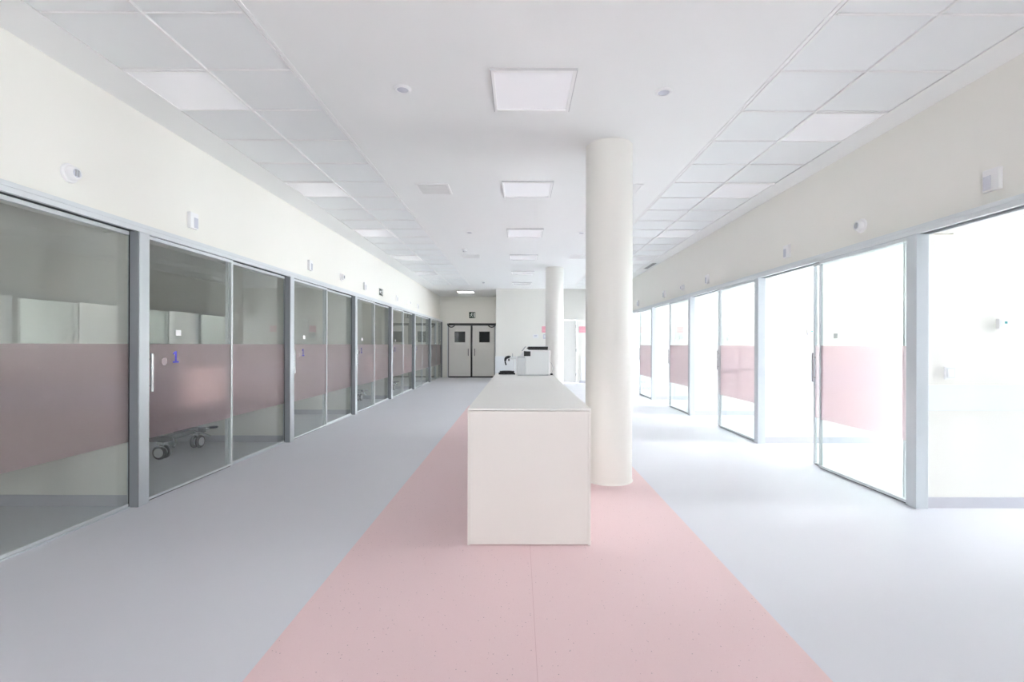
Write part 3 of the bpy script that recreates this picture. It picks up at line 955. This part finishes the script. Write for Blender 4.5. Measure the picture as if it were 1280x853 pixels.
# ------------------------------------------------------------------ white door in the end wall, pink signs and controls beside it
wd = thing(door_name(), 'plain white door in the end wall behind the far column', 'door', ((DX0 + DX1) / 2, YEND, 0), kind='structure')
hw = (DX1 - DX0) / 2
obj('frame', boxes([(-hw, -hw + .06, -.018, .16, 0, DZ), (hw - .06, hw, -.018, .16, 0, DZ), (-hw + .06, hw - .06, -.018, .16, DZ - .06, DZ)], .002), 'door_white', wd)
lf = obj('door_leaf', boxes([(-hw + .064, hw - .064, .006, .05, .008, DZ - .064)], .002), 'door_white', wd)
for z in (.3, 1.15, 1.98):
    bm = bmesh.new(); lathe(bm, [(.012, -.05), (.012, .05)], 'Z', (hw - .062, -.018, z), 12)
    obj('hinge', bm, 'grey', wd, smooth=True)
obj('lever_handle', boxes([(-hw + .11, -hw + .13, -.04, .006, 1.0, 1.02), (-hw + .11, -hw + .23, -.05, -.035, 1.0, 1.02)], .003), 'steel', lf)

def wall_plate(name, lab, cat, loc, w, h, mat, group=None):
    o = thing(name, lab, cat, loc, group=group)
    obj('plate', box(-w / 2, w / 2, -.008, 0, -h / 2, h / 2, .0015), mat, o)
    return o
s1 = wall_plate('wall_sign', 'square pink sign beside the far column on the end wall', 'sign', (.92, YEND, 1.87), .235, .215, 'sign_pink', 'pink signs on the end wall')
s2 = wall_plate('wall_sign', 'square pink sign beside the white door on the end wall', 'sign', (2.22, YEND, 1.87), .235, .215, 'sign_pink', 'pink signs on the end wall')
for o in (s1, s2):
    obj('printed_rule', box(-.09, .09, -.009, -.0078, -.03, -.022), 'sign_white', o)
o = wall_plate('thermostat', 'wide white wall controller with small display on the end wall', 'thermostat', (.585, YEND, 1.63), .20, .13, 'white')
obj('display', box(-.05, .05, -.0095, -.0078, 0.0, .035), 'lens', o)
obj('button_row', box(-.07, .07, -.0095, -.0078, -.045, -.03), 'palegrey', o)
o = wall_plate('wall_switch', 'small grey blue switch below the pink sign on the end wall', 'switch', (.90, YEND, 1.62), .10, .155, 'lens')
obj('rocker', box(-.03, .03, -.0105, -.0078, -.03, .05), 'palegrey', o)

# ------------------------------------------------------------------ switches and thermostats in the sunlit rooms
for k in range(0, 5):
    yb = Y0 + k * BAY + 0.03
    n = ORD[5 - k]
    lab1 = 'white wall switch inside a sunlit room, %s partition from the end wall' % n
    lab2 = 'white thermostat with teal display in a sunlit room, %s partition from the end wall' % n
    if k == 0:
        sw = thing('light_switch', lab1, 'switch', (3.535, yb, 1.108), group='light switches in the sunlit rooms')
        obj('plate', box(-.046, .046, -.012, 0, -.052, .052, .003), 'white', sw)
        obj('surround', boxes([(-.036, .036, -.0135, -.0115, -.042, .042)], .0005), 'palegrey', sw)
        obj('rocker', box(-.026, .026, -.018, -.0125, -.034, .034, .002), 'white', sw)
        th = thing('thermostat', lab2, 'thermostat', (3.965, yb, 1.512), group='thermostats in the sunlit rooms')
        obj('housing', box(-.05, .042, -.028, 0, -.042, .042, .004), 'white', th)
        obj('display', box(-.004, .018, -.0295, -.0275, 0.002, .02), 'teal', th)
        obj('dial', box(-.038, -.014, -.030, -.0275, -.03, .03, .0008), 'palegrey', th)
    else:
        dup(sw, (3.535, yb, 1.108), label=lab1)
        dup(th, (3.965, yb, 1.512), label=lab2)

# ------------------------------------------------------------------ hospital beds in the dim rooms
def bed(loc, label):
    b = thing('hospital_bed', label, 'bed', loc, group='wheeled beds in the dim rooms')
    obj('under_frame', boxes([(-.95, .76, -.33, -.27, .20, .26), (-.95, .76, .27, .33, .20, .26), (.62, .70, -.27, .27, .20, .26), (-.88, -.80, -.27, .27, .20, .26),
                              (-.3, .3, -.12, .12, .16, .27)], .006), 'bedframe', b)
    obj('lift_column', boxes([(.20, .40, -.14, .14, .26, .56), (-.55, -.35, -.14, .14, .26, .56)], .006), 'bedframe', b)
    obj('deck', boxes([(-1.0, .98, -.43, .43, .56, .66)], .01), 'bedframe', b)
    obj('mattress', boxes([(-.98, .96, -.42, .42, .662, .90)], .03), 'mattress', b)
    obj('footboard', boxes([(1.0, 1.04, -.46, .46, .60, 1.06)], .018), 'footboard', b)
    obj('footboard_bumper', boxes([(.985, 1.05, -.47, .47, .54, .595)], .012), 'bedframe', b)
    obj('headboard', boxes([(-1.06, -1.02, -.46, .46, .60, 1.15)], .018), 'footboard', b)
    for s in (-1, 1):
        r = obj('side_rail', boxes([(-.75, .35, s * .455 - .012, s * .455 + .012, .84, .88), (-.75, .35, s * .455 - .012, s * .455 + .012, .70, .73)], .006), 'bedframe', b)
        obj('rail_arm', boxes([(x - .02, x + .02, s * .455 - .011, s * .455 + .011, .55, .85) for x in (-.6, -.2, .2)], .004), 'bedframe', r)
        bm = bmesh.new(); tube(bm, smooth_path([(.69, s * .20, .23), (.76, s * .24, .20), (.80, s * .30, .16), (.81, s * .33, .145)]), .014)
        obj('brake_lever', bm, 'steel', b, smooth=True)
    bm = bmesh.new(); lathe(bm, [(0, .19), (.05, .195), (.06, .205), (.05, .215), (0, .218)], 'Z', (.76, .47, 0.03), 20)
    obj('foot_pedal', bm, 'black', b, smooth=True)
    bm = bmesh.new(); tube(bm, [(.68, .30, .235), (.76, .47, .235)], .013)
    obj('pedal_arm', bm, 'black', b, smooth=True)
    for x in (.66, -.80):
        for s in (-1, 1):
            y = s * .31
            cst = obj('caster', boxes([(x - .022, x + .022, y - .012, y + .012, .08, .20), (x - .035, x + .035, y - .035, y + .035, .165, .20)], .005), 'steel', b)
            for dy in (-.034, .034):
                ax, wc = ('Y', (x, y + dy, .08)) if s < 0 else ('X', (x + dy, y, .08))      # the swivel wheels stand at different angles
                bm = bmesh.new(); lathe(bm, [(.05, -.019), (.072, -.018), (.08, -.010), (.08, .010), (.072, .018), (.05, .019)], ax, wc, 32)
                obj('wheel', bm, 'tyre', cst, smooth=True)
                bm = bmesh.new(); lathe(bm, [(.054, -.021), (.054, .021)], ax, wc, 28)
                obj('hub', bm, 'lightgrey', cst, smooth=True)
    return b
bed0 = bed((-4.78, 5.90, 0), 'wheeled bed with peach footboard behind glass door nearest the round wall light')
bed0['label'] = 'wheeled bed with peach footboard behind glass, fifth room from the double doors'
dup(bed0, (-4.42, 11.13, 0), label='wheeled bed behind glass, third room from the double doors')
dup(bed0, (-4.32, 13.74, 0), label='wheeled bed behind glass, second room from the double doors')
